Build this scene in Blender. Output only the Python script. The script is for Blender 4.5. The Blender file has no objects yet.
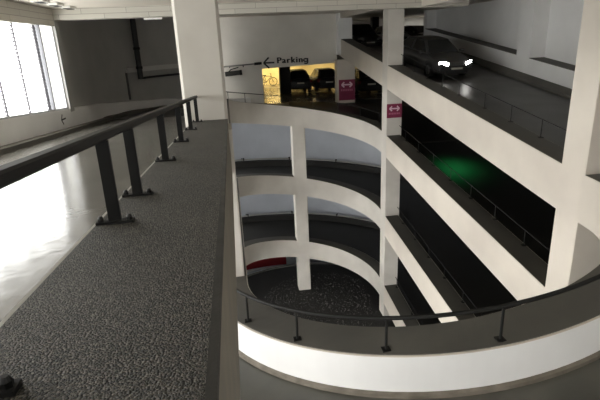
import bpy, bmesh, math, random
from mathutils import Vector, Matrix
random.seed(7)
PI = math.pi
S = 0.7            # metres per layout unit
ZO = 22.0          # layout units from the lowest level to the camera's eye
C = bpy.context.scene.collection
def U(x, y, z): return Vector((x*S, y*S, (z+ZO)*S))

# ------------------------------------------------------------------ materials
def nodes(name):
    m = bpy.data.materials.new(name); m.use_nodes = True
    nt = m.node_tree; b = nt.nodes['Principled BSDF']
    return m, nt, b
def simple(name, col, rough=.6, metal=0.0, emit=None, estr=0):
    m, nt, b = nodes(name)
    b.inputs['Base Color'].default_value = (*col, 1); b.inputs['Roughness'].default_value = rough
    b.inputs['Metallic'].default_value = metal
    if emit: b.inputs['Emission Color'].default_value = (*emit, 1); b.inputs['Emission Strength'].default_value = estr
    return m
def mottled(name, c1, c2, scale=2.0, rough=(.5, .7), bump=0.0, bscale=40, detail=6, lo=.35, hi=.65):
    m, nt, b = nodes(name); N = nt.nodes; Lk = nt.links
    tc = N.new('ShaderNodeTexCoord'); geo = N.new('ShaderNodeNewGeometry')
    n = N.new('ShaderNodeTexNoise'); n.inputs['Scale'].default_value = scale; n.inputs['Detail'].default_value = detail
    Lk.new(geo.outputs['Position'], n.inputs['Vector'])
    r = N.new('ShaderNodeValToRGB'); r.color_ramp.elements[0].position = lo; r.color_ramp.elements[1].position = hi
    r.color_ramp.elements[0].color = (*c1, 1); r.color_ramp.elements[1].color = (*c2, 1)
    Lk.new(n.outputs['Fac'], r.inputs['Fac']); Lk.new(r.outputs['Color'], b.inputs['Base Color'])
    mr = N.new('ShaderNodeMapRange'); mr.inputs['From Min'].default_value = lo; mr.inputs['From Max'].default_value = hi
    mr.inputs['To Min'].default_value = rough[0]; mr.inputs['To Max'].default_value = rough[1]
    Lk.new(n.outputs['Fac'], mr.inputs['Value']); Lk.new(mr.outputs['Result'], b.inputs['Roughness'])
    if bump:
        n2 = N.new('ShaderNodeTexNoise'); n2.inputs['Scale'].default_value = bscale; n2.inputs['Detail'].default_value = 3
        Lk.new(geo.outputs['Position'], n2.inputs['Vector'])
        bp = N.new('ShaderNodeBump'); bp.inputs['Strength'].default_value = bump; bp.inputs['Distance'].default_value = .01
        Lk.new(n2.outputs['Fac'], bp.inputs['Height']); Lk.new(bp.outputs['Normal'], b.inputs['Normal'])
    return m
def granular(name, dark, light, scale, bump):
    """rough grit-coated concrete: small cells, some lighter than others, raised in their middle"""
    m, nt, b = nodes(name); N = nt.nodes; Lk = nt.links
    geo = N.new('ShaderNodeNewGeometry')
    v = N.new('ShaderNodeTexVoronoi'); v.inputs['Scale'].default_value = scale; v.inputs['Randomness'].default_value = 1
    Lk.new(geo.outputs['Position'], v.inputs['Vector'])
    sp = N.new('ShaderNodeSeparateColor'); Lk.new(v.outputs['Color'], sp.inputs[0])
    n3 = N.new('ShaderNodeTexNoise'); n3.inputs['Scale'].default_value = 2.2; n3.inputs['Detail'].default_value = 4
    Lk.new(geo.outputs['Position'], n3.inputs['Vector'])
    n2 = N.new('ShaderNodeTexNoise'); n2.inputs['Scale'].default_value = scale*.55; n2.inputs['Detail'].default_value = 3
    Lk.new(geo.outputs['Position'], n2.inputs['Vector'])
    p = N.new('ShaderNodeMath'); p.operation = 'POWER'; p.inputs[1].default_value = 2.2; Lk.new(sp.outputs[0], p.inputs[0])
    add = N.new('ShaderNodeMath'); add.operation = 'MULTIPLY_ADD'; add.inputs[1].default_value = .35
    Lk.new(n3.outputs['Fac'], add.inputs[0]); Lk.new(p.outputs[0], add.inputs[2])
    r = N.new('ShaderNodeValToRGB'); e = r.color_ramp.elements
    e[0].position = .12; e[0].color = (*dark, 1); e[1].position = 1.0; e[1].color = (*light, 1)
    Lk.new(add.outputs[0], r.inputs['Fac']); Lk.new(r.outputs['Color'], b.inputs['Base Color'])
    b.inputs['Roughness'].default_value = .7
    inv = N.new('ShaderNodeMath'); inv.operation = 'MULTIPLY_ADD'; inv.inputs[1].default_value = -1.2; Lk.new(v.outputs['Distance'], inv.inputs[0]); Lk.new(n2.outputs['Fac'], inv.inputs[2])
    bp = N.new('ShaderNodeBump'); bp.inputs['Strength'].default_value = bump; bp.inputs['Distance'].default_value = .008
    Lk.new(inv.outputs[0], bp.inputs['Height']); Lk.new(bp.outputs['Normal'], b.inputs['Normal'])
    return m
WHITE = mottled('white_painted_concrete', (.55, .52, .47), (.65, .62, .565), .9, (.55, .7), .06, 30)
CREAM = mottled('cream_painted_concrete', (.56, .51, .445), (.64, .59, .515), .8, (.5, .65), .05, 25)
RINGW = mottled('cool_grey_wall_paint', (.49, .52, .57), (.56, .59, .64), .7, (.5, .7), .04, 30)
ENTW = mottled('warm_pale_wall_paint', (.64, .615, .56), (.72, .695, .64), .7, (.5, .7), .04, 30)
PALE = mottled('pale_painted_wall', (.78, .78, .77), (.86, .86, .85), .7, (.5, .7), .04, 30)
GREY = mottled('grey_painted_wall', (.36, .36, .345), (.43, .425, .41), .8, (.5, .7), .04, 30)
DARK_AND_SHADE = mottled('dark_concrete_and_shade', (.010, .011, .010), (.018, .018, .016), .8, (.6, .8), .05, 20)  # near-black puts shade into the lower right wall's colour; also the dark pillars' concrete
BARE = mottled('bare_concrete_edge', (.13, .113, .088), (.215, .19, .153), 5, (.6, .8), .2, 60)
DARKEDGE = mottled('dark_edge_strip', (.025, .0235, .02), (.04, .038, .033), 9, (.6, .8), .15, 80)
COAT = granular('grit_coating', (.014, .0128, .0103), (.112, .100, .078), 165, 1.0)
COATSM = mottled('dark_coping_coat', (.085, .082, .072), (.12, .115, .10), 1.6, (.6, .8), .2, 50)
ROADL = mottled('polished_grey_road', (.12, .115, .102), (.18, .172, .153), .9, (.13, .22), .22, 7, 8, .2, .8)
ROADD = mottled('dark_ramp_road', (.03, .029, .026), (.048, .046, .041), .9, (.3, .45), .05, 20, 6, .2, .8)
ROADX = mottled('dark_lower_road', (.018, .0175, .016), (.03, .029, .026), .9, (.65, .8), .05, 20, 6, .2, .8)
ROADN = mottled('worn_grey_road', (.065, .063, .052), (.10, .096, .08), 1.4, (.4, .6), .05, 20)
GARAGEF = mottled('garage_floor', (.10, .095, .08), (.20, .18, .15), .6, (.12, .3), .03, 20)
STEEL = simple('black_painted_steel', (.012, .012, .012), .55, .0)
STEELD = simple('dark_rail_steel', (.014, .014, .013), .6, .0)
for m_ in (STEEL, STEELD): m_.node_tree.nodes['Principled BSDF'].inputs['Specular IOR Level'].default_value = .2
BOLT = simple('bolt_steel', (.03, .03, .03), .35, .8)
BOARD = None
def boards():
    m, nt, b = nodes('board_marked_concrete'); N = nt.nodes; Lk = nt.links
    geo = N.new('ShaderNodeNewGeometry'); sp = N.new('ShaderNodeSeparateXYZ'); Lk.new(geo.outputs['Position'], sp.inputs[0])
    ad = N.new('ShaderNodeMath'); ad.operation = 'ADD'; Lk.new(sp.outputs['X'], ad.inputs[0]); Lk.new(sp.outputs['Y'], ad.inputs[1])
    cb = N.new('ShaderNodeCombineXYZ'); Lk.new(ad.outputs[0], cb.inputs['X']); Lk.new(sp.outputs['Z'], cb.inputs['Y'])
    br = N.new('ShaderNodeTexBrick'); br.inputs['Scale'].default_value = 1.0
    br.inputs['Brick Width'].default_value = 1.3; br.inputs['Row Height'].default_value = .155
    br.inputs['Mortar Size'].default_value = .006; br.inputs['Color1'].default_value = (.52, .495, .435, 1)
    br.inputs['Color2'].default_value = (.455, .435, .385, 1); br.inputs['Mortar'].default_value = (.22, .21, .185, 1)
    Lk.new(cb.outputs[0], br.inputs['Vector']); Lk.new(br.outputs['Color'], b.inputs['Base Color'])
    b.inputs['Roughness'].default_value = .7
    return m
BOARD = boards()
def glass_mat():
    m = bpy.data.materials.new('window_glass'); m.use_nodes = True; nt = m.node_tree; N = nt.nodes
    N.clear(); o = N.new('ShaderNodeOutputMaterial'); mx = N.new('ShaderNodeMixShader'); t = N.new('ShaderNodeBsdfTransparent')
    g = N.new('ShaderNodeBsdfGlossy'); g.inputs['Roughness'].default_value = .05
    t.inputs['Color'].default_value = (.97, .98, .98, 1); mx.inputs[0].default_value = .03
    nt.links.new(t.outputs[0], mx.inputs[1]); nt.links.new(g.outputs[0], mx.inputs[2]); nt.links.new(mx.outputs[0], o.inputs['Surface'])
    return m
GLASS = glass_mat()

# ------------------------------------------------------------------ mesh helpers
class MB:
    def __init__(s): s.v = []; s.f = []
    def add(s, v, f):
        b = len(s.v); s.v += [Vector(p) for p in v]; s.f += [tuple(i+b for i in q) for q in f]; return s
    def box(s, x0, x1, y0, y1, z0, z1, M=None):
        c = [(x, y, z) for z in (z0, z1) for y in (y0, y1) for x in (x0, x1)]
        if M: c = [M @ Vector(p) for p in c]
        return s.add(c, [(0, 2, 3, 1), (4, 5, 7, 6), (0, 1, 5, 4), (2, 6, 7, 3), (0, 4, 6, 2), (1, 3, 7, 5)])
    def grid(s, rows, close=False, caps=True):
        n = len(rows[0]); v = [p for r in rows for p in r]; f = []
        for i in range(len(rows)-1):
            for j in range(n if close else n-1):
                k = (j+1) % n; f.append((i*n+j, i*n+k, (i+1)*n+k, (i+1)*n+j))
        if close and caps:
            f.append(tuple(range(n))); f.append(tuple(range((len(rows)-1)*n, len(rows)*n)))
        return s.add(v, f)
    def tube(s, pts, r, n=8, flat=1.0):
        pts = [Vector(p) for p in pts]; rows = []
        for i, p in enumerate(pts):
            d = (pts[min(i+1, len(pts)-1)] - pts[max(i-1, 0)]).normalized()
            up = Vector((0, 0, 1)) if abs(d.z) < .95 else Vector((0, 1, 0))
            a = d.cross(up).normalized(); b = a.cross(d)
            rr = r[i] if isinstance(r, (list, tuple)) else r
            rows.append([p + a*rr*math.cos(2*PI*k/n) + b*rr*flat*math.sin(2*PI*k/n) for k in range(n)])
        return s.grid(rows, True)
    def bar(s, pts, wd, ht):
        """rectangular bar along a path, wide wd (sideways), tall ht"""
        pts = [Vector(p) for p in pts]; rows = []; e = min(wd, ht)*.18
        for i, p in enumerate(pts):
            d = (pts[min(i+1, len(pts)-1)] - pts[max(i-1, 0)]).normalized()
            a = d.cross(Vector((0, 0, 1))).normalized(); b = a.cross(d)
            w2, h2 = wd/2, ht/2
            pr = [(-w2+e, -h2), (w2-e, -h2), (w2, -h2+e), (w2, h2-e), (w2-e, h2), (-w2+e, h2), (-w2, h2-e), (-w2, -h2+e)]
            rows.append([p + a*x + b*y for x, y in pr])
        return s.grid(rows, True)
    def cyl(s, c, ax, r0, r1, h, n=16):
        c = Vector(c); ax = Vector(ax).normalized(); u = ax.orthogonal().normalized(); w = ax.cross(u)
        rows = [[p + (u*math.cos(2*PI*k/n) + w*math.sin(2*PI*k/n))*r for k in range(n)] for p, r in ((c, r0), (c+ax*h, r1))]
        return s.grid(rows, True)
    def build(s, name, mat, parent=None, smooth=False, loc=None):
        me = bpy.data.meshes.new(name)
        off = Vector(loc) if loc is not None else (parent_world(parent) if parent else Vector((0, 0, 0)))
        me.from_pydata([p - off for p in s.v], [], s.f)
        bm = bmesh.new(); bm.from_mesh(me); bmesh.ops.recalc_face_normals(bm, faces=bm.faces); bm.to_mesh(me); bm.free()
        if smooth: me.shade_smooth() if smooth is True else me.set_sharp_from_angle(angle=smooth)
        me.materials.append(mat)
        o = bpy.data.objects.new(name, me); C.objects.link(o)
        if parent: o.parent = parent
        else: o.location = off
        return o
def parent_world(o):
    p = Vector((0, 0, 0))
    while o: p += o.location; o = o.parent
    return p
def tag(o, label, cat, group=None, kind=None):
    o['label'] = label; o['category'] = cat
    if group: o['group'] = group
    if kind: o['kind'] = kind
    return o
def empty(name, loc, label, cat, group=None, rotz=0):
    o = bpy.data.objects.new(name, None); C.objects.link(o); o.location = loc; o.rotation_euler = (0, 0, rotz)
    return tag(o, label, cat, group)
def copy_tree(o, parent=None):
    c = o.copy(); C.objects.link(c)
    if parent: c.parent = parent
    for ch in list(o.children): copy_tree(ch, c)
    return c

# ------------------------------------------------------------------ the two intertwined ramps
R, L, W = 4.661, 16.802, .885
K = .0748
EF, EN = .9445, .9966
def zc0(y): return -1.747 - K*y          # camera-side parapet top
ZL1 = zc0(L)
HZ = {('L', 0): (zc0(0), ZL1), ('F', 0): (-3.0, -5.64), ('R', 0): (-5.64, -7.69), ('N', 0): (-7.69, -10.6), ('L', 1): (-10.6, -12.66),
      ('F', 1): (-12.66, -15.9), ('R', 1): (-15.9, -17.86), ('R', 10): (-1.50, -3.72), ('N', 10): (-3.258, -6.016), ('L', 11): (-6.016, -7.753),
      ('F', 11): (-7.753, -10.885), ('R', 11): (-10.885, -12.788), ('N', 11): (-12.788, -16.3), ('L', 12): (-16.3, -18.1)}
def hz(seg, turn, t):
    a, b = HZ[(seg, turn)]
    z = a + (b-a)*t
    if (seg, turn) == ('N', 10) and t < .25:
        z = -3.72 + (a+(b-a)*.25+3.72)*max(0, (t-.08)/.17)
    return z
def path(seg, turn, t, off=0, dz=0):
    z = hz(seg, turn, t) + dz
    if seg == 'L': x, y = -R*(.967 if turn == 11 else 1)-off, t*L
    elif seg == 'F': a = PI*(1-t); x, y = (R+off)*math.cos(a), L+(R*EF+off)*math.sin(a)
    elif seg == 'R': x, y = R+off, L*(1-t)
    else:
        a = -PI*t; x, y = (R+off)*math.cos(a), (R*EN+off)*math.sin(a)
        if turn == 10 and x < 0: x += .033*R*(-math.cos(a))
    return U(x, y, z)
def sweep(seg, turn, prof, t0=0., t1=1., n=None):
    n = n or (64 if seg in 'FN' else 2)
    return MB().grid([[path(seg, turn, t0+(t1-t0)*i/n, o, d) for o, d in prof] for i in range(n+1)], True)
HB = 1.348; RH = .604; RD = .80
def parapet(seg, turn, label, t0=0., t1=1., mat=WHITE, coat=COATSM):
    b = sweep(seg, turn, [(0, 0), (0, -HB), (W, -HB), (W, 0)], t0, t1).build('parapet', mat, smooth=.6)
    tag(b, label, 'parapet wall', 'ramp parapets', 'structure')
    sweep(seg, turn, [(.02, -.01), (.02, .014), (W-.03, .014), (W-.03, -.01)], t0, t1).build('coping', coat, b)
    return b
# --- road slabs
OUT = 12.0 - R
def road(seg, turn, name, mat, t0=0., t1=1., o1=OUT, dz=-RD, thick=.42):
    o = sweep(seg, turn, [(W-.02, dz), (o1, dz), (o1, dz-thick), (W-.02, dz-thick)], t0, t1).build(name, mat, smooth=.6)
    tag(o, name.replace('_', ' ') + ' of the parking ramp', 'road', None, 'structure'); return o

# camera-side (upper left) parapet: straight, then the topmost ring
b = MB().grid([[U(-R-o, y, zc0(y)+d) for o, d in [(0, -.008), (0, -.93), (0, -HB), (W, -HB), (W, -.008)]] for y in (-13.9, L)], True).build('parapet', BARE)
tag(b, 'wide grit-topped parapet running from the camera to the white pier', 'parapet wall', 'ramp parapets', 'structure')
MB().grid([[U(-R-o, y, zc0(y)+d) for o, d in [(.03, -.02), (.03, .0), (W-.02, .0), (W-.02, -.02)]] for y in (-13.9, L)], True).build('coping', COAT, b)
MB().grid([[U(-R-o, y, zc0(y)+d) for o, d in [(.001, -.03), (-.004, -.014), (.0, .003), (.036, .003), (.038, -.03)]] for y in (-13.9, L)], True).build('edge_strip', DARKEDGE, b)
MB().grid([[U(-R-o, y, zc0(y)+d) for o, d in [(W-.022, -.03), (W-.022, -.003), (W+.004, -.003), (W+.004, -.03)]] for y in (-13.9, L)], True).build('edge_line', simple('edge_line_grey', (.42, .41, .37), .7), b)
parapet('F', 0, 'topmost curved white parapet in front of the parking entrance')
parapet('R', 0, 'sloping white parapet just below the beam of the upper ramp', mat=CREAM)
parapet('F', 11, 'second curved white parapet ring, halfway down the well')
parapet('R', 11, 'sloping white parapet, third from the top at right of the well', mat=CREAM)
parapet('F', 1, 'lowest curved white parapet ring above the dark gravel floor')
parapet('R', 1, 'lowest sloping white parapet, a short stub behind the near railing', mat=CREAM)
parapet('N', 10, 'near curved parapet with bright white outer face at the bottom', mat=CREAM)
fc = sweep('N', 10, [(W-.004, -RD-.05), (W+.008, -RD-.05), (W+.008, -.02), (W-.004, -.02)], .1, 1.0).build('outer_face', PALE, bpy.data.objects['parapet.007'])
fc['label'] = 'bright white painted outer face'
# its kerb lip on the road side
o = sweep('N', 10, [(W-.01, -RD-.1), (W-.01, -.70), (W+.07, -.73), (W+.07, -RD-.1)]).build('kerb', BARE)
tag(o, 'low bare concrete kerb along the foot of the near curved parapet', 'kerb', None, 'structure')
sw = [[U(R+o, y, -3.72+(2.22/L)*y+d) for o, d in [(0, 0), (0, -HB), (W, -HB), (W, 0)]] for y in (0, 29.2)]
b = MB().grid(sw, True).build('parapet', CREAM)
tag(b, 'uppermost sloping white parapet of the ramp with the driving car', 'parapet wall', 'ramp parapets', 'structure')
MB().grid([[U(R+o, y, -3.72+(2.22/L)*y+d) for o, d in [(.02, -.01), (.02, .014), (W-.03, .014), (W-.03, -.01)]] for y in (0, 29.2)], True).build('coping', COATSM, b)
parapet('L', 11, 'straight parapet under the camera-side wall, leading to the second ring')
parapet('L', 1, 'straight parapet two levels under the camera-side wall')
parapet('N', 0, 'near curved parapet hidden one level under the bright one')

# roads
MB().grid([[U(-11.75, y, zc0(y)-RD), U(-R-W+.02, y, zc0(y)-RD), U(-R-W+.02, y, zc0(y)-RD-.4), U(-11.75, y, zc0(y)-RD-.4)] for y in (-13.9, L)], True).build('road_surface', ROADL)
tag(bpy.data.objects['road_surface'], 'glossy grey upper road lit by the window at left', 'road', None, 'structure')
KEYS = [(0, ZL1-RD), (.08, -3.95), (.2, -4.12), (.3, -4.45), (.4, -4.85), (.75, -4.95), (1, -6.44)]
def zout(t):
    for (a, za), (b_, zb) in zip(KEYS, KEYS[1:]):
        if t <= b_: f = (t-a)/(b_-a); f = f*f*(3-2*f); return za+(zb-za)*f
rows = []
for i in range(65):
    t = i/64; r = []
    for j in range(9):
        f = j/8; o = W-.02 + (OUT-W+.02)*f; zi = hz('F', 0, t)-RD; s = f*f*(3-2*f)
        p = path('F', 0, t, o); p.z = (zi+(zout(t)-zi)*s+ZO)*S; r.append(p)
    rows.append(r)
top = MB().grid(rows); nn = len(top.v)
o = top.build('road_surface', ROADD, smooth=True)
tag(o, 'dark curved road of the topmost ring merging into the parking hall', 'road', None, 'structure')
sl = o.modifiers.new('thickness', 'SOLIDIFY'); sl.thickness = .25; sl.offset = -1
rows = []
for i in range(49):
    t = .27+.73*i/48; a = PI*(1-t); q = 12.05/max(abs(math.cos(a)), abs(math.sin(a))); z = zout(t)
    rows.append([U(r*math.cos(a), L+r*math.sin(a), z+d) for r, d in ((11.95, -.01), (max(q, 12.0), -.01), (max(q, 12.0), -.3), (11.95, -.3))])
o = MB().grid(rows, True).build('road_surface', ROADD); tag(o, 'dark floor corners between the curved road and the entrance', 'road', None, 'structure')
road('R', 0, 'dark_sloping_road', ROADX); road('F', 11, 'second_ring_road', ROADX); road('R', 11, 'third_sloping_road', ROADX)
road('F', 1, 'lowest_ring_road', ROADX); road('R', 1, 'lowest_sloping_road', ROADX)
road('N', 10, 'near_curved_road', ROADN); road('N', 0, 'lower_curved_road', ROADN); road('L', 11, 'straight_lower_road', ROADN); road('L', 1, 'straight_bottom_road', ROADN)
def zr(y): return -3.72+(2.22/L)*y-RD
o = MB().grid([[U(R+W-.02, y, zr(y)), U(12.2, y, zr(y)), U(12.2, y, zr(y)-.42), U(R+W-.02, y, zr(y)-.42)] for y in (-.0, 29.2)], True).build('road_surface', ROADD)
tag(o, 'dark glossy ramp road under the driving car', 'road', None, 'structure')

# ground of the well, its gravel and the sunken road around it
def stadium(r, z, n=48):
    pts = [U(r*math.cos(PI*k/n), L+r*math.sin(PI*k/n), z) for k in range(n+1)]
    return pts + [U(r*math.cos(PI+PI*k/n), 1+r*math.sin(PI+PI*k/n), z) for k in range(n+1)]
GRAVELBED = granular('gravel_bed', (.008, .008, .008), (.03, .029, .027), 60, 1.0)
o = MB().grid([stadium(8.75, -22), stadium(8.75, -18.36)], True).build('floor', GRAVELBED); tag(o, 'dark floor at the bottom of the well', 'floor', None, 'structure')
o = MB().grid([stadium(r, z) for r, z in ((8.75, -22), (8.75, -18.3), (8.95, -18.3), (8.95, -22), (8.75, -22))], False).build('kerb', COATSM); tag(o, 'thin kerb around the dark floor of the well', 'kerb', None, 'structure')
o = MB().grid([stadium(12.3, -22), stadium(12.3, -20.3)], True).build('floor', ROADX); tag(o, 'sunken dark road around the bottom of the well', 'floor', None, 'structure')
rr_ = random.Random(3); mb = MB()
for k in range(2200):
    a = rr_.uniform(0, 2*PI); q = math.sqrt(rr_.random()); x = .9+4.4*q*math.cos(a); y = 19.2+4.6*q*math.sin(a)
    if (-.75 < x < .6 and 21 < y < 22.3) or x > 4.5: continue
    r = rr_.uniform(.013, .034) if rr_.random() < .93 else rr_.uniform(.034, .055)
    c = U(x, y, -18.36+r*.35)
    v = [Vector((math.cos(2*PI*j/6+k)*r*S*rr_.uniform(.7, 1.15), math.sin(2*PI*j/6+k)*r*S*rr_.uniform(.7, 1.15), -r*S*.4)) + c for j in range(6)]
    t = [c + (p-c)*.55 + Vector((0, 0, r*S*rr_.uniform(.6, 1.0))) for p in v]
    mb.grid([v, t], True)
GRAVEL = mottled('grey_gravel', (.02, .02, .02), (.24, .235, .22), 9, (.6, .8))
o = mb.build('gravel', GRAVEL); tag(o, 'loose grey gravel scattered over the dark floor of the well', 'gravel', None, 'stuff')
o = MB().grid([[U(r*math.cos(a), L+r*math.sin(a), z+.7*(a-1.628)) for r, z in ((11.98, -19.7), (11.98, -18.8), (11.94, -18.8), (11.94, -19.7))] for a in [math.radians(93.3+22*i/16) for i in range(17)]], True).build('wall_banner', simple('red_banner', (.20, .008, .014), .6))
tag(o, 'dark red panel on the lowest outer wall under the last ring', 'panel')
for z, lab in ((-19.75, 'upper'),):
    o = MB().tube([U(11.6*math.cos(a), L+11.6*math.sin(a), z+.8*(a-1.57)) for a in [PI*(.05+.9*i/50) for i in range(51)]], .05, 8).build('wall_pipe', simple('pipe_pale', (.55, .55, .52), .5), smooth=True)
    tag(o, 'pale pipe along the lowest outer wall beside the red panel', 'pipe', 'wall pipes behind the rings')

# ------------------------------------------------------------------ columns
def column(x0, x1, y0, y1, z0, z1, label, mat=WHITE, e=.05):
    pr = [(x0+e, y0), (x1-e, y0), (x1, y0+e), (x1, y1-e), (x1-e, y1), (x0+e, y1), (x0, y1-e), (x0, y0+e)]
    o = MB().grid([[U(x, y, z) for x, y in pr] for z in (z0, z1)], True).build('column', mat)
    return tag(o, label, 'column', 'columns of the ramp', 'structure')
column(-.535, .41, 21.195, 22.1, -18.36, -5.0, 'slim white column in the middle of the curved rings')
column(4.652, 5.6, 16.3, 17.25, -18.36, 2.0, 'white column at the far end of the sloping ramps with a magenta sign', e=.015)
column(4.652, 6.3, -.36, .6, -18.36, 2.0, 'large cream column crossing the sloping ramps at the right edge', mat=CREAM, e=.015)
column(-5.74, -4.652, 1.0, 2.0, zc0(1.5)-1.2, 2.0, 'broad white pier standing on the grit-topped parapet', e=.07)
column(-5.5, -4.575, .45, 1.4, -18.36, -2.0, 'narrow white column strip beside the camera-side parapet', e=.03)

# ------------------------------------------------------------------ outer walls
def wall(name, mb, mat, label):
    return tag(mb.build(name, mat), label, 'wall', None, 'structure')
XL = -11.7
# upper left: low wall with window above it
def zl(y): return zc0(y)-RD
mb = MB().grid([[U(XL-.45, y, zl(y)-.5), U(XL, y, zl(y)-.5), U(XL, y, zl(y)+.94), U(XL-.45, y, zl(y)+.94)] for y in (-14, L)], True)
rows = []
for i in range(40):
    t = .42*i/39; a = PI*(1-t); z = zout(t)
    rows.append([U(r*math.cos(a), L+r*math.sin(a), z+d) for r, d in ((11.7, -.5), (11.7, .94-.32*min(1, t/.2)), (12.15, .94-.32*min(1, t/.2)), (12.15, -.5))])
mb.grid(rows, True)
wall('wall_left_low', mb, PALE, 'low pale parapet along the outer edge of the left road')
mb = MB().grid([[U(XL-.05, y, zl(y)-.02), U(XL+.42, y, zl(y)-.02), U(XL+.42, y, zl(y)+.16), U(XL-.05, y, zl(y)+.16)] for y in (-14, L)], True)
rows = []
for i in range(40):
    t = .42*i/39; a = PI*(1-t); z = zout(t)
    rows.append([U(r*math.cos(a), L+r*math.sin(a), z+d) for r, d in ((11.75, -.02), (11.75, .18), (11.28, .18), (11.28, -.02))])
mb.grid(rows, True)
tag(mb.build('kerb', COATSM), 'dark kerb at the foot of the low left wall', 'kerb', None, 'structure')
# dark recessed wall behind it
mb = MB(); mb.box(*[c*S for c in (XL-.75, XL-.45)], *[c*S for c in (11.9, L)], (-5+ZO)*S, (2+ZO)*S)
rows = []
for i in range(40):
    t = .36*i/39; a = PI*(1-t)
    rows.append([U(r*math.cos(a), L+r*math.sin(a), z) for r, z in ((12.15, -5.5), (12.15, 2.0), (12.45, 2.0), (12.45, -5.5))])
mb.grid(rows, True)
mb.box(*[c*S for c in (-8, -6.2)], *[c*S for c in (28.3, 29.2)], (-5.4+ZO)*S, (2+ZO)*S)
wall('wall_left_recessed', mb, GREY, 'dark grey recessed wall beyond the window')
# jamb post beside the window
mb = MB(); mb.box((XL-.46)*S, (XL+.03)*S, 11.42*S, 11.95*S, (-2.6+ZO)*S, (2+ZO)*S)
wall('wall_jamb', mb, GREY, 'grey jamb at the end of the bright louvred window')
mb = MB(); mb.box((XL-.45)*S, (XL+.02)*S, -14*S, 11.5*S, (1.02+ZO)*S, (2+ZO)*S)
wall('wall_left_lintel', mb, BOARD, 'board-marked lintel above the bright louvred window')
def ZB(z): return (z+ZO)*S
def BX(x0, x1, y0, y1, z0, z1): return MB().box(x0*S, x1*S, y0*S, y1*S, ZB(z0), ZB(z1))
o = BX(-12.2, 7, 11.45, 12.3, 1.27, 2.0).build('beam', BOARD); tag(o, 'board-marked ceiling beam crossing above the road and the well', 'beam', None, 'structure')
o = BX(R-.02, R+W, 12.3, 29, 1.6, 2.0).build('beam', CREAM); tag(o, 'ceiling beam above the uppermost sloping parapet', 'beam', None, 'structure')
o = BX(R-.02, R+W, -13.9, 11.45, 1.3, 2.0).build('beam', CREAM); tag(o, 'ceiling beam running on towards the camera at right', 'beam', None, 'structure')
o = BX(-12.2, R, -14, 11.45, 1.72, 2.0).build('ceiling', CREAM); tag(o, 'lower pale ceiling over the camera-side road', 'ceiling', None, 'structure')
o = BX(-13, 18, -14, 52, 2.0, 2.4).build('ceiling', CREAM); tag(o, 'pale concrete ceiling over the ramp', 'ceiling', None, 'structure')
# lower left outer wall: low walls and lintels with daylight openings between them
for (seg, turn) in (('L', 11), ('L', 1)):
    a, b_ = HZ[(seg, turn)]; g = (b_-a)/L
    f = lambda y: a+g*y-RD
    mb = MB()
    mb.grid([[U(XL-.45, y, f(y)-.6), U(XL, y, f(y)-.6), U(XL, y, f(y)+.78), U(XL-.45, y, f(y)+.78)] for y in (-14, L)], True)
    nxt = (lambda y: zl(y)-.4) if turn == 11 else (lambda y: HZ[('L', 11)][0]+y*(HZ[('L', 11)][1]-HZ[('L', 11)][0])/L-RD-.55)
    mb.grid([[U(XL-.45, y, f(y)+3.05), U(XL, y, f(y)+3.05), U(XL, y, nxt(y)), U(XL-.45, y, nxt(y))] for y in (-14, L)], True)
    mb.grid([[U(XL-.45, y, f(y)+.7), U(XL, y, f(y)+.7), U(XL, y, f(y)+3.1), U(XL-.45, y, f(y)+3.1)] for y in (14, L)], True)
    wall('wall_left_lower', mb, PALE, 'pale outer wall with daylight openings below the camera level')
mb = BX(XL-.45, XL, -14, L, -22, -17.6); wall('wall_left_base', mb, PALE, 'foot of the outer wall below the lowest ring')
# curved outer wall behind the rings; unseen gaps added at left to brighten it
mb = MB()
def cw(t0, t1, zb, zt):
    rows = []; n = max(2, int(64*(t1-t0)))
    for i in range(n+1):
        t = t0+(t1-t0)*i/n; a = PI*(1-t)
        rows.append([U(r*math.cos(a), L+r*math.sin(a), z) for r, z in ((12.0, zb(t)), (12.0, zt(t)), (12.4, zt(t)), (12.4, zb(t)))])
    mb.grid(rows, True)
cw(.30, 1, lambda t: -22, lambda t: zout(t)-.28)
cw(0, .30, lambda t: -22, lambda t: hz('F', 1, t)-RD+.8)
cw(0, .30, lambda t: hz('F', 1, t)-RD+3.1, lambda t: hz('F', 11, t)-RD+.8)
cw(0, .30, lambda t: hz('F', 11, t)-RD+3.2, lambda t: zout(t)-.28)
wall('wall_far_curved', mb, RINGW, 'pale curved outer wall seen between the rings')
for seg, turn, lab in (('F', 11, 'second'), ('F', 1, 'lowest')):
    o = sweep(seg, turn, [(OUT-.5, -RD-.05), (OUT-.42, -RD+.42), (OUT+.02, -RD+.42), (OUT+.02, -RD-.05)]).build('kerb', ROADX); tag(o, 'dark kerb along the outer wall behind the %s ring' % lab, 'kerb', None, 'structure')
    p = MB().tube([path(seg, turn, i/60, OUT-.45, -RD+.62) for i in range(61)], .045, 8).build('wall_pipe', simple('pipe_grey', (.42, .42, .40), .45), smooth=True)
    tag(p, 'grey pipe running along the outer wall behind the %s ring' % lab, 'pipe', 'wall pipes behind the rings')
    for k in range(9):
        a = path(seg, turn, .06+.11*k, OUT-.45, -RD+.62); b = path(seg, turn, .06+.11*k, OUT+.0, -RD+.62)
        MB().tube([a, b], .03, 6).tube([a-Vector((0, 0, .05)), a+Vector((0, 0, .1))], .05, 8).build('pipe_clamp', STEELD, p)
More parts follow.
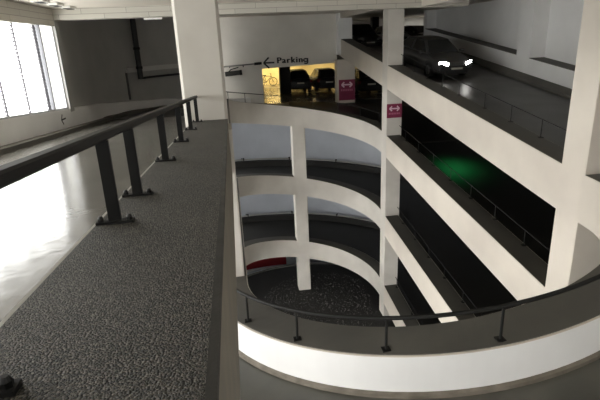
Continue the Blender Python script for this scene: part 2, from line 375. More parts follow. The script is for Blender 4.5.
# right outer walls
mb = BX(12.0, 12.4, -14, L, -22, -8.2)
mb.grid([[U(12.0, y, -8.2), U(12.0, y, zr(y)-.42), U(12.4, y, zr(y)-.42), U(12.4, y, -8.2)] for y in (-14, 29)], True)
wall('wall_right_lower', mb, DARK_AND_SHADE, 'outer wall behind the lower sloping ramps, its shade painted near-black')
mb = MB()
mb.grid([[U(12.2, y, zr(y)-.3), U(12.2, y, zr(y)+1.2), U(13.3, y, zr(y)+1.2), U(13.3, y, zr(y)-.3)] for y in (-14, 29.2)], True)
for y0, y1 in ((14.2, 15.5), (4.5, 5.8), (24.0, 24.02)):
    if y1-y0 > .1: mb.grid([[U(12.19, y, zr(y)+.2), U(12.19, y, 2.0), U(13.2, y, 2.0), U(13.2, y, zr(y)+.2)] for y in (y0, y1)], True)
wall('wall_right', mb, PALE, 'white outer wall of the upper ramp with deep niches')
mb = BX(13.1, 13.5, -14, 29.2, -7, 2.0); wall('wall_right_panel', mb, PALE, 'white panels set back in the niches of the right wall')
mb = MB()
for y0, y1 in ((-14, 4.5), (5.8, 14.2), (15.5, 29.2)):
    mb.grid([[U(12.18, y, zr(y)+1.195), U(12.18, y, zr(y)+1.225), U(13.12, y, zr(y)+1.225), U(13.12, y, zr(y)+1.195)] for y in (y0, y1)], True)
o = mb.build('trim_ledge', COATSM); tag(o, 'dark sloping ledge of the wall niches beside the car', 'ledge', None, 'structure')
mb = MB().grid([[U(12.19, y, zr(y)-.02), U(12.19, y, zr(y)+.34), U(12.15, y, zr(y)+.34), U(11.75, y, zr(y)+.13), U(11.75, y, zr(y)-.02)] for y in (-14, 29.2)], True)
tag(mb.build('kerb', COATSM), 'dark kerb at the foot of the right niche wall', 'kerb', None, 'structure')
# closing walls
mb = BX(-12.2, 1, -14.4, -14, -2.6, 2.0)
mb.box(3.2*S, 13.5*S, -14.4*S, -14*S, ZB(-2.6), ZB(2.0)); mb.box(1*S, 9*S, -14.4*S, -14*S, ZB(1.3), ZB(2.0)); mb.box(1*S, 9*S, -14.4*S, -14*S, ZB(-2.6), ZB(-1.0))  # gap between these boxes: unseen opening added to light the right wall
mb.box(-8.5*S, 13.5*S, -14.4*S, -14*S, ZB(-22), ZB(-2.6))
for z0, z1 in ((-7.9, -6.3), (-13.2, -11.4), (-22, -16.6)): mb.box(-12.2*S, -8.5*S, -14.4*S, -14*S, ZB(z0), ZB(z1))
wall('wall_near', mb, PALE, 'wall behind the camera with daylight openings on the lower levels and one added higher up for light')
# ---- parking hall behind the entrance wall
YW = 29.0
mb = BX(-6.3, -1.78, YW, YW+.35, -5.4, 2.0)
mb.grid([[U(x, YW, z), U(x, YW, 2.0), U(x, YW+.35, 2.0), U(x, YW+.35, z)] for x, z in ((-1.78, -2.03), (4.5, -1.84))], True)
wall('wall_far_entrance', mb, ENTW, 'large pale wall with the Parking lettering above the entrance')
o = BX(4.45, 5.6, 28.2, 29.36, -1.2, 2.0).build('column', PALE); tag(o, 'grey column at the top of the uppermost sloping parapet', 'column', 'columns of the ramp', 'structure')
o = BX(4.05, 5.5, 27.0, 27.9, -5.5, -1.55).build('column', CREAM); tag(o, 'pale column at the parking entrance with a tall magenta sign', 'column', 'columns of the ramp', 'structure')
o = BX(-8, 18, 28.6, 48, -5.4, -4.9).build('floor', GARAGEF); tag(o, 'shiny garage floor reflecting yellow light', 'floor', None, 'structure')
o = BX(-8, 18, YW+.35, 48, -1.85, -1.02).build('floor', GARAGEF); tag(o, 'floor of the upper parking deck', 'floor', None, 'structure')
YEL = mottled('yellow_painted_wall', (.72, .60, .33), (.82, .72, .45), .8, (.5, .7))
wall('wall_hall_back', BX(-8, 18, 48, 48.4, -5.4, -1.8), YEL, 'yellow back wall of the parking hall')
wall('wall_deck_back', BX(-8, 18, 44, 44.4, -1.1, 2.0), PALE, 'pale back wall of the upper parking deck')
mb = BX(-8.4, -8, 29, 48, -5.4, 2.0); mb.box(18*S, 18.4*S, 29*S, 48*S, ZB(-5.4), ZB(2.0)); mb.box(13.2*S, 18.2*S, 29.2*S, 29.5*S, ZB(-1.2), ZB(2.0)); mb.box(12.0*S, 18.2*S, 29.2*S, 29.5*S, ZB(-5.4), ZB(-1.1))
wall('wall_hall_side', mb, PALE, 'side walls of the parking hall')
o = BX(.45, 1.5, 36.6, 37.5, -4.9, -1.8).build('column', DARK_AND_SHADE); tag(o, 'dark pillar in the yellow parking hall', 'column', 'columns of the ramp', 'structure')
o = BX(12.3, 13.2, 29.2, 29.8, -1.1, 2.0).build('column', PALE); tag(o, 'wall end at the top of the right niche wall', 'column', 'columns of the ramp', 'structure')
o = BX(10.2, 10.9, 38, 38.7, -1.02, 2.0).build('column', DARK_AND_SHADE); tag(o, 'dark pillar on the upper parking deck', 'column', 'columns of the ramp', 'structure')

# ------------------------------------------------------------------ windows
def louvre_window(name, y0, y1, z0f, z1f, ys, label, clips):
    fr = MB()
    for y in (y0, y1): fr.box((XL-.2)*S, (XL-.08)*S, (y-.06)*S, (y+.06)*S, ZB(z0f(y)), ZB(z1f(y)))
    fr.grid([[U(XL-.2, y, z0f(y)), U(XL-.05, y, z0f(y)), U(XL-.05, y, z0f(y)+.07), U(XL-.2, y, z0f(y)+.07)] for y in (y0, y1)], True)
    root = fr.build(name, simple('window_frame', (.5, .5, .52), .4), loc=U(XL, y0, z0f(y0)))
    tag(root, label, 'window', None, 'structure')
    rail = simple('louvre_rail', (.10, .095, .11), .6)
    for y in ys:
        m = MB().box((XL-.17)*S, (XL-.12)*S, (y-.018)*S, (y+.018)*S, ZB(z0f(y)), ZB(z1f(y)))
        if clips:
            z = z0f(y)+.05
            while z < z1f(y)-.05:
                m.box((XL-.2)*S, (XL-.1)*S, (y-.075)*S, (y+.0)*S, ZB(z), ZB(z+.075)); z += .13
        m.build('louvre_rail', rail, root)
    bl = MB(); z = min(z0f(y0), z0f(y1))+.05
    bl.box((XL-.16)*S, (XL-.155)*S, y0*S, y1*S, ZB(z0f(y1)), ZB(z1f(y0)))
    bl.build('louvre_glass', GLASS, root)
    return root
louvre_window('window_1', -13.8, 11.4, lambda y: zl(y)+.94, lambda y: 1.03, [5.6, 7.45, 9.35, 9.49, 9.9, 3.75, 1.9], 'overexposed louvred window in the left outer wall', True)
bpy.data.objects['window_1']
m = MB().box((XL-.2)*S, (XL-.02)*S, 9.66*S, 9.76*S, ZB(-2.3), ZB(1.03)).build('mullion', simple('mullion_grey', (.3, .3, .33), .5), bpy.data.objects['window_1'])
def window_portal(y0, y1, z0, z1):
    l = bpy.data.lights.new('daylight_portal', 'AREA'); l.shape = 'RECTANGLE'; l.size = (y1-y0)*S; l.size_y = (z1-z0)*S; l.cycles.is_portal = True
    o = bpy.data.objects.new('daylight_portal', l); C.objects.link(o); o.location = U(XL-.5, (y0+y1)/2, (z0+z1)/2)
    o.rotation_euler = Vector((-1, 0, 0)).to_track_quat('Z', 'Y').to_euler(); o.rotation_euler = (0, -PI/2, 0)
    o.rotation_euler = (PI/2, 0, -PI/2)
    return o
window_portal(-13.8, 11.4, -2.4, 1.03)
window_portal(-14, 14, -7.3, -3.6); window_portal(-14, 14, -12.6, -8.4)

# ------------------------------------------------------------------ railings
def railing(label, pts, posts, rad, group='ramp railings', prad=None, plate=True, h=RH):
    """pts: foot path (unit Vectors already in metres); posts: list of (foot)"""
    up = Vector((0, 0, h*S))
    root = empty('railing', pts[0], label, 'railing', group)
    MB().tube([p+up for p in pts], rad, 8).build('handrail', STEELD, root, smooth=True)
    for q in posts:
        ps = MB().cyl(q+Vector((0, 0, .008)), (0, 0, 1), prad or rad*.8, prad or rad*.8, h*S-.01, 8).build('post', STEELD, root, smooth=.6)
        if plate: MB().box(q.x-.05, q.x+.05, q.y-.05, q.y+.05, q.z+.01, q.z+.022).build('base_plate', STEELD, ps, loc=None)
    return root
def fix_sub(): pass
OFR = .78
railing('thin railing along the topmost curved ring in front of the entrance', [path('F', 0, i/40, OFR) for i in range(2, 37)], [path('F', 0, t, OFR) for t in (.07, .17, .27, .37, .47, .57, .67, .77, .87)], .016)
railing('thin railing on the second curved ring', [path('F', 11, .62+.35*i/10, OFR) for i in range(11)], [path('F', 11, t, OFR) for t in (.65, .8, .95)], .014) if False else None
y_ = [15.95, 14.16, 12.31, 10.46, 8.75, 6.5, 4.6, 2.8, 1.0]
zp = lambda y: zr(y)+RD
railing('thin railing beside the driving car on the uppermost sloping parapet', [U(R+OFR, y, zp(y)) for y in (16.2, 8, .7)], [U(R+OFR, y, zp(y)) for y in y_], .0125)
railing('railing on the sloping parapet below the upper beam, in green light', [path('R', 0, t, OFR) for t in (.035, .5, .95)], [path('R', 0, t, OFR) for t in (.1, .22, .34, .46, .58, .7, .82, .93)], .0125)
railing('railing on the third sloping parapet at right of the well', [path('R', 11, t, OFR) for t in (.035, .5, .9)], [path('R', 11, t, OFR) for t in (.1, .22, .34, .46, .58, .7, .82)], .0125)
railing('short railing end on the lowest sloping parapet', [path('R', 1, t, OFR) for t in (.035, .3, .6)], [path('R', 1, t, OFR) for t in (.05, .22, .34, .46)], .016)
tN = lambda x, y: (-math.atan2(y, x)/PI)
pt = [tN(-4.95, -2.74), tN(-3.95, -3.97), tN(-2.42, -4.94), tN(-.58, -5.41), .41, .30, .2]
railing('dark railing curving along the near parapet above the well', [path('N', 10, .12+.86*i/60, .72) for i in range(61)], [path('N', 10, t, .72) for t in pt], .026, prad=.017, h=.63)
# the big railing beside the camera
def camera_railing():
    x = -5.40
    root = empty('railing', U(x, .88, zc0(.88)), 'heavy black flat-bar railing on the grit-topped parapet by the camera', 'railing', 'ramp railings')
    MB().bar([U(x, y, zc0(y)+RH) for y in (-13.5, -6, .98)], .078*S, .062*S).build('handrail', STEEL, root)
    for y in (-11.95, -10.08, -8.2, -7.37, -5.5, -3.52, -1.46, .6):
        z = zc0(y)+.008
        p = MB().box((x-.041)*S, (x+.041)*S, (y-.012)*S, (y+.012)*S, ZB(z), ZB(z+RH-.04)).build('post', STEEL, root)
        MB().box((x-.125)*S, (x+.125)*S, (y-.032)*S, (y+.032)*S, ZB(z-.012), ZB(z+.012)).build('base_plate', STEEL, p)
        for s in (-1, 1):
            b = MB(); c = U(x+s*.095, y, z+.01)
            b.cyl(c, (0, 0, 1), .0155, .0155, .016, 6); b.cyl(c+Vector((0, 0, .016)), (0, 0, 1), .013, .008, .012, 12)
            b.build('bolt', BOLT, p)
    return root
camera_railing()

# ------------------------------------------------------------------ lettering and signs
def text_mesh(txt, size, offset, spacing=1.0):
    cu = bpy.data.curves.new('txt', 'FONT'); cu.body = txt; cu.size = size; cu.offset = offset; cu.extrude = .004; cu.space_character = spacing
    o = bpy.data.objects.new('txt', cu); C.objects.link(o)
    me = bpy.data.meshes.new_from_object(o.evaluated_get(bpy.context.evaluated_depsgraph_get()))
    bpy.data.objects.remove(o); return me
BLACK = simple('black_sign_paint', (.012, .012, .012), .6)
me = text_mesh('Parkin', 1, 0, 1.16)
base = [v.co.copy() for v in me.vertices]; faces = [tuple(p.vertices) for p in me.polygons]
nme = text_mesh('n', 1, 0); xh = max(v.co.y for v in nme.vertices)
vs, fs = [], []
for dx, dy in ((-.05, 0), (.05, 0), (-.017, .012), (.017, -.0)):          # heavy weight: the outline thickened sideways
    k = len(vs); vs += [p+Vector((dx, dy, 0)) for p in base]; fs += [tuple(i+k for i in f) for f in faces]
gx = max(p.x for p in base)+.13
def stroke(cl, th):
    global vs, fs
    cl = [Vector((x, y, 0)) for x, y in cl]; L_, R_ = [], []
    for i, p in enumerate(cl):
        d = (cl[min(i+1, len(cl)-1)]-cl[max(i-1, 0)]).normalized(); nn = Vector((-d.y, d.x, 0))*th/2
        L_.append(p+nn); R_.append(p-nn)
    for i in range(len(cl)-1):
        q = [L_[i], L_[i+1], R_[i+1], R_[i]]; k = len(vs)
        vs += [p+Vector((0, 0, z)) for z in (-.004, .004) for p in q]
        fs += [tuple(j+k for j in f) for f in ((0, 1, 2, 3), (7, 6, 5, 4), (0, 4, 5, 1), (1, 5, 6, 2), (2, 6, 7, 3), (3, 7, 4, 0))]
rx, ry = .215, xh/2-.06
stroke([(gx+.24+rx*math.cos(2*PI*i/28), xh/2+ry*math.sin(2*PI*i/28)) for i in range(29)], .16)
stroke([(gx+.46, xh), (gx+.46, -.02), (gx+.44, -.10), (gx+.38, -.16), (gx+.28, -.18), (gx+.16, -.17), (gx+.06, -.13)], .16)
capz = max(p.y for p in base); x0, x1 = min(p.x for p in vs), max(p.x for p in vs)
me = bpy.data.meshes.new('lettering'); me.from_pydata(vs, [], fs)
MW = 2.6*S/(x1-x0); MH = .45*S/capz
for v in me.vertices:
    c = v.co.copy(); v.co = Vector(((c.x-x0)*MW, -c.z*.5, c.y*MH))
me.materials.append(BLACK); me.name = 'lettering_sign'
o = bpy.data.objects.new('lettering_sign', me); C.objects.link(o); o.location = U(-.52, YW-.0035, -1.655)
tag(o, 'black Parking lettering on the pale entrance wall', 'lettering')
def arrow_mesh(name, w, h, th, mat, loc, label, head=.5, both=False):
    """flat arrow pointing to -X, standing in the XZ plane"""
    mb = MB(); d = .006
    def strip(a, b, t):
        a = Vector((a[0], 0, a[1])); b = Vector((b[0], 0, b[1])); dr = (b-a).normalized(); nrm = Vector((-dr.z, 0, dr.x))*t/2
        q = [a+nrm, b+nrm, b-nrm, a-nrm]
        mb.add([p+Vector((0, y, 0)) for y in (-d, 0) for p in q], [(0, 1, 2, 3), (7, 6, 5, 4), (0, 4, 5, 1), (1, 5, 6, 2), (2, 6, 7, 3), (3, 7, 4, 0)])
    strip((th*.4, 0), (w-(th*.4 if both else 0), 0), th)
    strip((0, 0), (h*head, h/2), th); strip((0, 0), (h*head, -h/2), th)
    if both: strip((w, 0), (w-h*head, h/2), th); strip((w, 0), (w-h*head, -h/2), th)
    return mb
mb = arrow_mesh('a', .88*S, .84*S, .13*S, None, None, None, .52)
o = mb.build('arrow_sign', BLACK); o.location = U(-1.62, YW-.0005, -1.58)
tag(o, 'black left-pointing arrow before the Parking lettering', 'arrow')
MAG = mottled('magenta_sign_paint', (.18, .014, .05), (.22, .018, .062), 3, (.5, .6))
SIGNW = simple('sign_white', (.75, .55, .62), .6); SIGNP = simple('sign_pink', (.42, .12, .2), .6)
def pink_sign(x0, x1, y, z0, z1, label):
    root = BX(x0, x1, y-.03, y, z0, z1).build('direction_sign', MAG, loc=U((x0+x1)/2, y, z0))
    tag(root, label, 'sign', 'magenta direction signs')
    w = (x1-x0)
    ar = arrow_mesh('a', .66*w*S, .3*w*S, .085*w*S, None, None, None, .55, True)
    o_ = U(x0+.17*w, y-.031, z1-.3*w)
    for v in ar.v: v += o_
    ar.build('double_arrow', SIGNW, root)
    t = MB(); xx = x0+.12*w
    for k in range(7):
        t.box(xx*S, (xx+.075*w)*S, (y-.034)*S, (y-.029)*S, ZB(z1-.68*w), ZB(z1-.56*w)); xx += .11*w
    t.build('small_caption', SIGNP, root)
pink_sign(4.66, 5.585, 16.3, -4.62, -3.79, 'magenta double-arrow sign on the column between the sloping parapets')
pink_sign(4.17, 5.49, 27.0, -4.72, -3.09, 'tall magenta double-arrow sign on the column at the parking entrance')
# small arrow painted on low left wall
mb = arrow_mesh('a', .55*S, .42*S, .06*S, None, None, None, .45)
mb.v = [Vector((-p.y, p.x, p.z)) for p in mb.v]
o = mb.build('arrow_marking', BLACK); o.location = U(XL+.006, 10.05, -2.76); o.rotation_euler = (0, 0, 0)
tag(o, 'small black arrow painted on the low pale wall under the window', 'arrow')

# ------------------------------------------------------------------ small fittings
def ceiling_lamp(y, label):
    x = -10.75; z = 1.72
    root = BX(x-.19, x+.19, y-.4, y+.4, z-.09, z-.005).build('ceiling_light', simple('lamp_housing', (.8, .79, .74), .5), loc=U(x, y, z-.09))
    tag(root, label, 'light', 'louvred ceiling lights')
    mb = MB()
    for k in range(6): mb.box((x-.12+k*.045)*S, (x-.085+k*.045)*S, (y-.33)*S, (y+.33)*S, ZB(z-.105), ZB(z-.085))
    mb.build('louvre', STEEL, root)
for y, n in ((7.45, 'slotted ceiling light, first of the row of three at top left'), (9.0, 'slotted ceiling light, middle one of the row at top left'), (10.55, 'slotted ceiling light, last of the row beside the ceiling beam')):
    ceiling_lamp(y, n)
# wedge lamp on dark wall
mb = MB().add([U(XL-.8+a, y, z) for a in (0, .25) for y, z in ((12.2, -.80), (13.0, -.88), (13.0, -1.02), (12.7, -1.0))], [(0, 1, 2, 3), (4, 5, 6, 7), (0, 1, 5, 4), (1, 2, 6, 5), (2, 3, 7, 6), (3, 0, 4, 7)])
o = mb.build('wall_lamp', simple('lamp_white', (.85, .85, .82), .4)); tag(o, 'small white wedge-shaped fitting on the dark wall by the window', 'lamp')
o = BX(-8.1, -7.3, 12.3, 12.5, 1.2, 1.32).build('sensor_box', simple('sensor_white', (.8, .8, .76), .5)); tag(o, 'small white box under the ceiling beam above the dark pipe', 'sensor')
def onwall(deg, r, z): a = math.radians(deg); return U(r*math.cos(a), L+r*math.sin(a), z)
PIPEK = simple('dark_pipe', (.02, .02, .02), .5)
root = MB().tube([onwall(151.8, 11.70, z) for z in (1.9, 0, -1.95)], .125, 12).build('downpipe', PIPEK, smooth=.8, loc=onwall(151.8, 11.70, -1.95))
tag(root, 'thick black vertical pipe on the dark recessed wall', 'pipe')
MB().tube([onwall(151.8, 11.70, z) for z in (-.1, .05)], .15, 12).build('pipe_collar', STEELD, root); MB().tube([onwall(151.8, 11.70, z) for z in (-1.3, -1.15)], .15, 12).build('pipe_collar', STEELD, root)
o = MB().tube([onwall(149-i, 12.0, -1.93) for i in range(34)], .05, 8).build('wall_conduit', PIPEK, smooth=True); tag(o, 'thin black pipe running right from the foot of the thick pipe', 'pipe')
o = MB().grid([[onwall(156.3-i, r, z) for r, z in ((12.09, -1.2), (11.92, -1.2), (11.92, -1.5), (12.09, -1.5))] for i in range(40)], True).build('cable_duct', simple('duct_grey', (.6, .6, .57), .5)); tag(o, 'shallow grey duct running along the dark recessed wall', 'duct')
o = MB().tube([onwall(156.3, 12.08, z) for z in (-1.5, -3.2)], .05, 8).build('wall_conduit', simple('conduit_grey', (.12, .12, .115), .5), smooth=True); tag(o, 'thin vertical conduit under the left end of the grey duct', 'pipe')
# rod and flood lamp on the entrance wall
root = MB().tube([U(-4.9, 28.78, -1.72), U(-1.85, 28.78, -1.58)], .04, 8).build('wall_rod', simple('rod_grey', (.16, .155, .145), .5), smooth=True, loc=U(-4.9, 29, -1.72))
tag(root, 'thin grey rod with black tip pointing at the lettering arrow', 'rod')
MB().tube([U(-2.4, 28.78, -1.605), U(-1.8, 28.78, -1.575)], .075, 8).build('tip', STEEL, root)
for x in (-4.4, -3.3): MB().tube([U(x, 28.78, -1.68), U(x, 29.0, -1.8)], .03, 6).build('bracket', STEELD, root)
root = MB().cyl(U(-4.8, 28.7, -2.3), (1, 0, .07), .13, .13, 1.35*S, 14).build('flood_lamp', simple('lamp_dark', (.035, .035, .033), .5), smooth=.6, loc=U(-4.8, 29, -2.3))
tag(root, 'dark tube-shaped lamp fixed to the wall under the thin rod', 'lamp')
MB().cyl(U(-3.62, 28.7, -2.22), (1, 0, .07), .145, .145, .18*S, 14).build('end_cap', STEEL, root)
MB().tube([U(-4.6, 28.72, -2.2), U(-4.3, 28.75, -1.95), U(-3.7, 28.95, -1.82)], .03, 6).build('bracket', STEELD, root)

# ------------------------------------------------------------------ cars
CARGLASS = simple('car_glass', (.012, .014, .015), .08); TYRE = simple('tyre_rubber', (.012, .012, .012), .8); RIM = simple('wheel_rim', (.25, .25, .26), .35, .8)
PLATE = simple('blank_plate', (.6, .58, .5), .5); TAIL = simple('tail_lamp_red', (.16, .008, .008), .3); TRIM = simple('car_trim', (.015, .015, .015), .5)
def paint(name, col): return simple(name, col, .28)
def car(name, label, loc, rotz, col, lit=False, slope=0, sc_=1.0, group='parked cars', van=0.):
    """front towards local -Y"""
    root = empty(name, loc, label, 'car', group)
    root.rotation_euler = (slope, 0, rotz); root.scale = (sc_,)*3
    pm = paint('car_paint', col)
    def B(mb, nm, mat, par=root, **k):
        o = mb.build(nm, mat, None, loc=Vector((0, 0, 0)), **k); o.parent = par; return o
    st = [(-2.1, .60, .30, .56), (-2.04, .74, .22, .64), (-1.85, .83, .19, .70), (-1.5, .87, .18, .80), (-1.0, .885, .18, .90), (-.4, .885, .18, .93), (.5, .885, .18, .94),
          (1.3, .885, .18, .96), (1.8, .85, .2, .97), (2.03, .78, .24, .95), (2.1, .70, .32, .86)]
    rows = []
    for y, hw, zb, zt in st:
        half = [(0, zb), (hw*.8, zb), (hw*.96, zb+.08), (hw, zb+.22), (hw*1.005, (zb+zt)/2+.03), (hw*.985, zt-.09), (hw*.92, zt-.01), (hw*.6, zt+.025), (0, zt+.035)]
        full = half + [(-x, z) for x, z in half[-2:0:-1]]
        rows.append([(x, y, z) for x, z in full])
    B(MB().grid(rows, True), 'body', pm, smooth=.7)
    zr_ = 1.45+van
    A = [(-.80, -1.02, .90), (.80, -1.02, .90)]; Bq = [(-.58, -.28, zr_-.05), (.58, -.28, zr_-.05)]; Cq = [(-.57, 1.15, zr_-.06), (.57, 1.15, zr_-.06)]; D = [(-.76, 1.98, .95), (.76, 1.98, .95)]
    R1 = [(-.5, .35, zr_), (.5, .35, zr_)]
    mb = MB().add(A+Bq+R1+Cq+D, [(0, 1, 3, 2), (2, 3, 5, 4), (4, 5, 7, 6), (6, 7, 9, 8), (0, 2, 4, 6, 8), (1, 9, 7, 5, 3), (0, 8, 9, 1)])
    cb = B(mb, 'cabin', pm)
    bv = cb.modifiers.new('bevel', 'BEVEL'); bv.width = .05; bv.segments = 3; bv.limit_method = 'ANGLE'
    def panel(q, nm, s=.84, push=.012, mat=CARGLASS):
        q = [Vector(p) for p in q]; c = sum(q, Vector())/len(q); n = (q[1]-q[0]).cross(q[2]-q[0]).normalized()
        if n.dot(c-Vector((0, .4, .9))) < 0: n = -n
        v = [c+(p-c)*s for p in q]
        m_ = MB(); k = len(v); m_.add([p+n*push for p in v]+[p-n*.01 for p in v], [tuple(range(k)), tuple(range(2*k-1, k-1, -1))]+[(i, (i+1) % k, k+(i+1) % k, k+i) for i in range(k)])
        return B(m_, nm, mat)
    panel([A[0], A[1], Bq[1], Bq[0]], 'windshield'); panel([Cq[0], Cq[1], D[1], D[0]], 'rear_window', .74)
    for i, sg in ((0, -1), (1, 1)):
        mt = Vector(Bq[i])*.45+Vector(Cq[i])*.55; mbm = Vector(A[i])*.5+Vector(D[i])*.5
        panel([A[i], Bq[i], mt, mbm], 'side_window', .82); panel([mbm, mt, Cq[i], D[i]], 'side_window', .78)
        hl = MB(); hy = -2.03
        hl.grid([[(sg*(.40+.36*u), -2.075+.16*u*u, .60+.14*math.sin(v)*(1-.3*abs(2*u-1))+.03*u) for v in [2*PI*k/12 for k in range(12)]] for u in (0, .12, .3, .5, .7, .88, 1)], True)
        for p in hl.v: p.y -= .02
        B(hl, 'headlight', HEADLIT if lit else simple('headlamp_glass', (.3, .3, .3), .15), smooth=True)
        B(MB().box(sg*.74-.13, sg*.74+.13, 1.98, 2.09, .70, .90), 'tail_light', TAIL)
        B(MB().grid([[(sg*(.86+.2*u), -.78+.10*math.cos(a)*(.6+.4*u), .98+.07*math.sin(a)*(.6+.4*u)) for a in [2*PI*k/10 for k in range(10)]] for u in (0, .3, .7, 1)], True), 'mirror', pm, smooth=.8)
        for y in (-1.32, 1.28):
            wh = B(MB().grid([[(sg*x, y+r*math.cos(a), .31+r*math.sin(a)) for a in [2*PI*k/24 for k in range(24)]] for x, r in ((.68, .29), (.70, .315), (.86, .315), (.892, .295), (.892, .2))], True), 'wheel', TYRE, smooth=.7)
            hub = MB().cyl((sg*.885, y, .31), (sg, 0, 0), .2, .18, .012, 18)
            for k in range(5): hub.cyl((sg*.895, y+.12*math.cos(2*PI*k/5), .31+.12*math.sin(2*PI*k/5)), (sg, 0, 0), .035, .035, .006, 8)
            B(hub, 'hub', RIM, wh)
            B(MB().grid([[(sg*.887, y+r*math.cos(a), .33+r*math.sin(a)) for a in [PI*k/16-.1 for k in range(18)]] for r in (.32, .37)]), 'wheel_arch', TRIM)
    B(MB().grid([[(x, -2.13+.06*abs(x), z) for x in (-.42, -.2, 0, .2, .42)] for z in (.50, .58)]).box(-.5, .5, -2.12, -2.05, .28, .40), 'grille', TRIM)
    B(MB().box(-.26, .26, -2.125, -2.11, .42, .50), 'number_plate', PLATE); B(MB().box(-.26, .26, 2.1, 2.115, .62, .72), 'number_plate', PLATE)
    B(MB().box(-.72, .72, 2.05, 2.14, .34, .5), 'rear_bumper', TRIM)
    return root
HEADLIT = simple('lit_headlamp', (1, 1, 1), .3, emit=(1, .98, .92), estr=30)
TH = .12
sl = math.atan(2.22/L)
cy_ = 18.2
mv = car('car', 'dark car with lit headlights driving down the uppermost ramp', U(8.08, cy_, zr(cy_)+.01), TH, (.04, .04, .04), True, sl, .97, None)
gl = -4.9
car('car', 'dark hatchback parked left of the two cars framed by the entrance', U(2.5, 39.6, gl), PI, (.012, .012, .013), sc_=.96, van=.12)
car('car', 'black car parked beside the entrance column, rear window glinting', U(5.2, 39.0, gl), PI+.03, (.012, .012, .012), sc_=.98, van=.1)
car('car', 'dark car parked right of the magenta-signed entrance column', U(8.15, 34.2, gl), PI, (.011, .011, .012), van=.1)
car('car', 'dark car half hidden behind the left jamb of the entrance', U(-2.75, 35, gl), PI, (.014, .014, .014))
car('car', 'large dark car on the upper deck behind the top of the sloping parapet', U(7.6, 33.2, -1.02), 0.05, (.008, .008, .008), van=.15)
car('car', 'dark car on the upper deck partly behind the white signed column', U(10.8, 34.2, -1.02), 0, (.008, .008, .009))
car('car', 'dark car on the upper deck at the top of the car ramp', U(14.6, 37.5, -1.02), .4, (.008, .008, .008))
# bicycle by the back wall
def bicycle(loc, rz):
    root = empty('bicycle', loc, 'bicycle leaning by the yellow back wall of the parking hall', 'bicycle'); root.rotation_euler = (0.08, 0, rz)
    def B(mb, nm, mat, par=root, **k):
        o = mb.build(nm, mat, None, loc=Vector((0, 0, 0)), **k); o.parent = par; return o
    fm = MB(); P_ = dict(r=(-.52, 0, .34), f=(.52, 0, .34), bb=(-.08, 0, .30), st=(-.2, 0, .82), hd=(.36, 0, .78), hb=(.32, 0, .95))
    for a, b in (('r', 'bb'), ('bb', 'st'), ('st', 'hd'), ('bb', 'hd'), ('r', 'st'), ('f', 'hd'), ('hd', 'hb')): fm.tube([P_[a], P_[b]], .022, 6)
    B(fm, 'frame', TRIM)
    for x in (-.52, .52):
        w_ = MB()
        w_.grid([[(x+(.33+.025*math.cos(v))*math.cos(a), .025*math.sin(v), .34+(.33+.025*math.cos(v))*math.sin(a)) for v in [2*PI*k/6 for k in range(6)]] for a in [2*PI*j/24 for j in range(25)]], True, False)
        for k in range(8): w_.tube([(x, 0, .34), (x+.32*math.cos(PI*k/4), 0, .34+.32*math.sin(PI*k/4))], .005, 4)
        B(w_, 'wheel', TYRE)
    B(MB().tube([(.30, -.28, .98), (.36, -.1, .97), (.36, .1, .97), (.30, .28, .98)], .018, 6), 'handlebar', TRIM)
    B(MB().box(-.33, -.08, -.07, .07, .84, .90), 'saddle', TRIM)
    for s_ in (-1, 1): B(MB().box(-.12, -.04, s_*.1-.05, s_*.1+.05, .16+.1*(s_+1), .19+.1*(s_+1)), 'pedal', TRIM)
bicycle(U(-.1, 46.3, gl), .15)

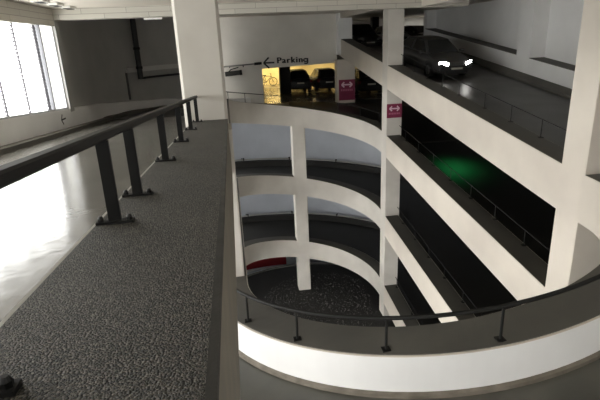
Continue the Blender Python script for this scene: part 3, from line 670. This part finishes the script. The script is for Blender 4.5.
# ------------------------------------------------------------------ light, camera, world
w = bpy.data.worlds.new('sky'); bpy.context.scene.world = w; w.use_nodes = True
bg = w.node_tree.nodes['Background']; bg.inputs[0].default_value = (1.0, .985, .955, 1); bg.inputs[1].default_value = 11.5
def lamp(kind, loc, energy, col, size=.5, rot=None, name='lamp', sy=None):
    l = bpy.data.lights.new(name, kind); l.energy = energy; l.color = col
    if kind == 'AREA':
        l.size = size
        if sy: l.shape = 'RECTANGLE'; l.size_y = sy
    else: l.shadow_soft_size = size
    o = bpy.data.objects.new(name, l); C.objects.link(o); o.location = loc
    if rot: o.rotation_euler = rot
    return o
for x, e in ((-3.5, 300), (1.5, 150), (7, 80)): lamp('AREA', U(x, 46, -1.95), e, (1, .78, .38), 2.5, name='hall_light', sy=.4)
sg_ = lamp('SPOT', U(7.5, 12.7, -5.5), 75, (.05, 1, .25), .05, name='signal_light'); sg_.data.spot_size = 2.3; sg_.data.spot_blend = 1.0
lamp('AREA', U(4.9, 42.5, 1.9), 55, (1, .95, .85), 1.2, name='deck_light'); lamp('AREA', U(17.2, 41.5, 1.9), 30, (1, .95, .85), .8, name='deck_light')

cam = bpy.data.cameras.new('camera'); cam.sensor_width = 36; cam.lens = 476.06/600*36; cam.clip_start = .02
co = bpy.data.objects.new('camera', cam); C.objects.link(co)
pitch, roll, yaw = .322, -.0432, .1336
fwd = Vector((math.sin(yaw)*math.cos(pitch), math.cos(yaw)*math.cos(pitch), -math.sin(pitch)))
ri = Vector((math.cos(yaw), -math.sin(yaw), 0)); up = ri.cross(fwd)
r2 = ri*math.cos(roll)+up*math.sin(roll); u2 = -ri*math.sin(roll)+up*math.cos(roll)
M = Matrix((r2, u2, -fwd)).transposed().to_4x4(); M.translation = U(-4.5476, -11.4183, 0)
co.matrix_world = M
sc = bpy.context.scene; sc.camera = co
sc.view_settings.view_transform = 'Standard'; sc.view_settings.look = 'None'; sc.view_settings.exposure = -.4; sc.view_settings.gamma = 1
sc.view_settings.use_curve_mapping = False
sc.cycles.use_denoising = True
sc.cycles.max_bounces = 10; sc.cycles.diffuse_bounces = 6
def headbeam(x):
    l = bpy.data.lights.new('headlight_beam', 'SPOT'); l.energy = 12; l.spot_size = 1.0; l.spot_blend = .6; l.color = (1, .97, .9); l.shadow_soft_size = .06
    o = bpy.data.objects.new('headlight_beam', l); C.objects.link(o)
    Mx = Matrix.Translation(mv.location) @ mv.rotation_euler.to_matrix().to_4x4()
    o.location = Mx @ Vector((x, -2.22, .6))
    d = (Mx.to_3x3() @ Vector((0, -1, -.16))).normalized(); o.rotation_euler = d.to_track_quat('-Z', 'Y').to_euler()
headbeam(-.55); headbeam(.55)
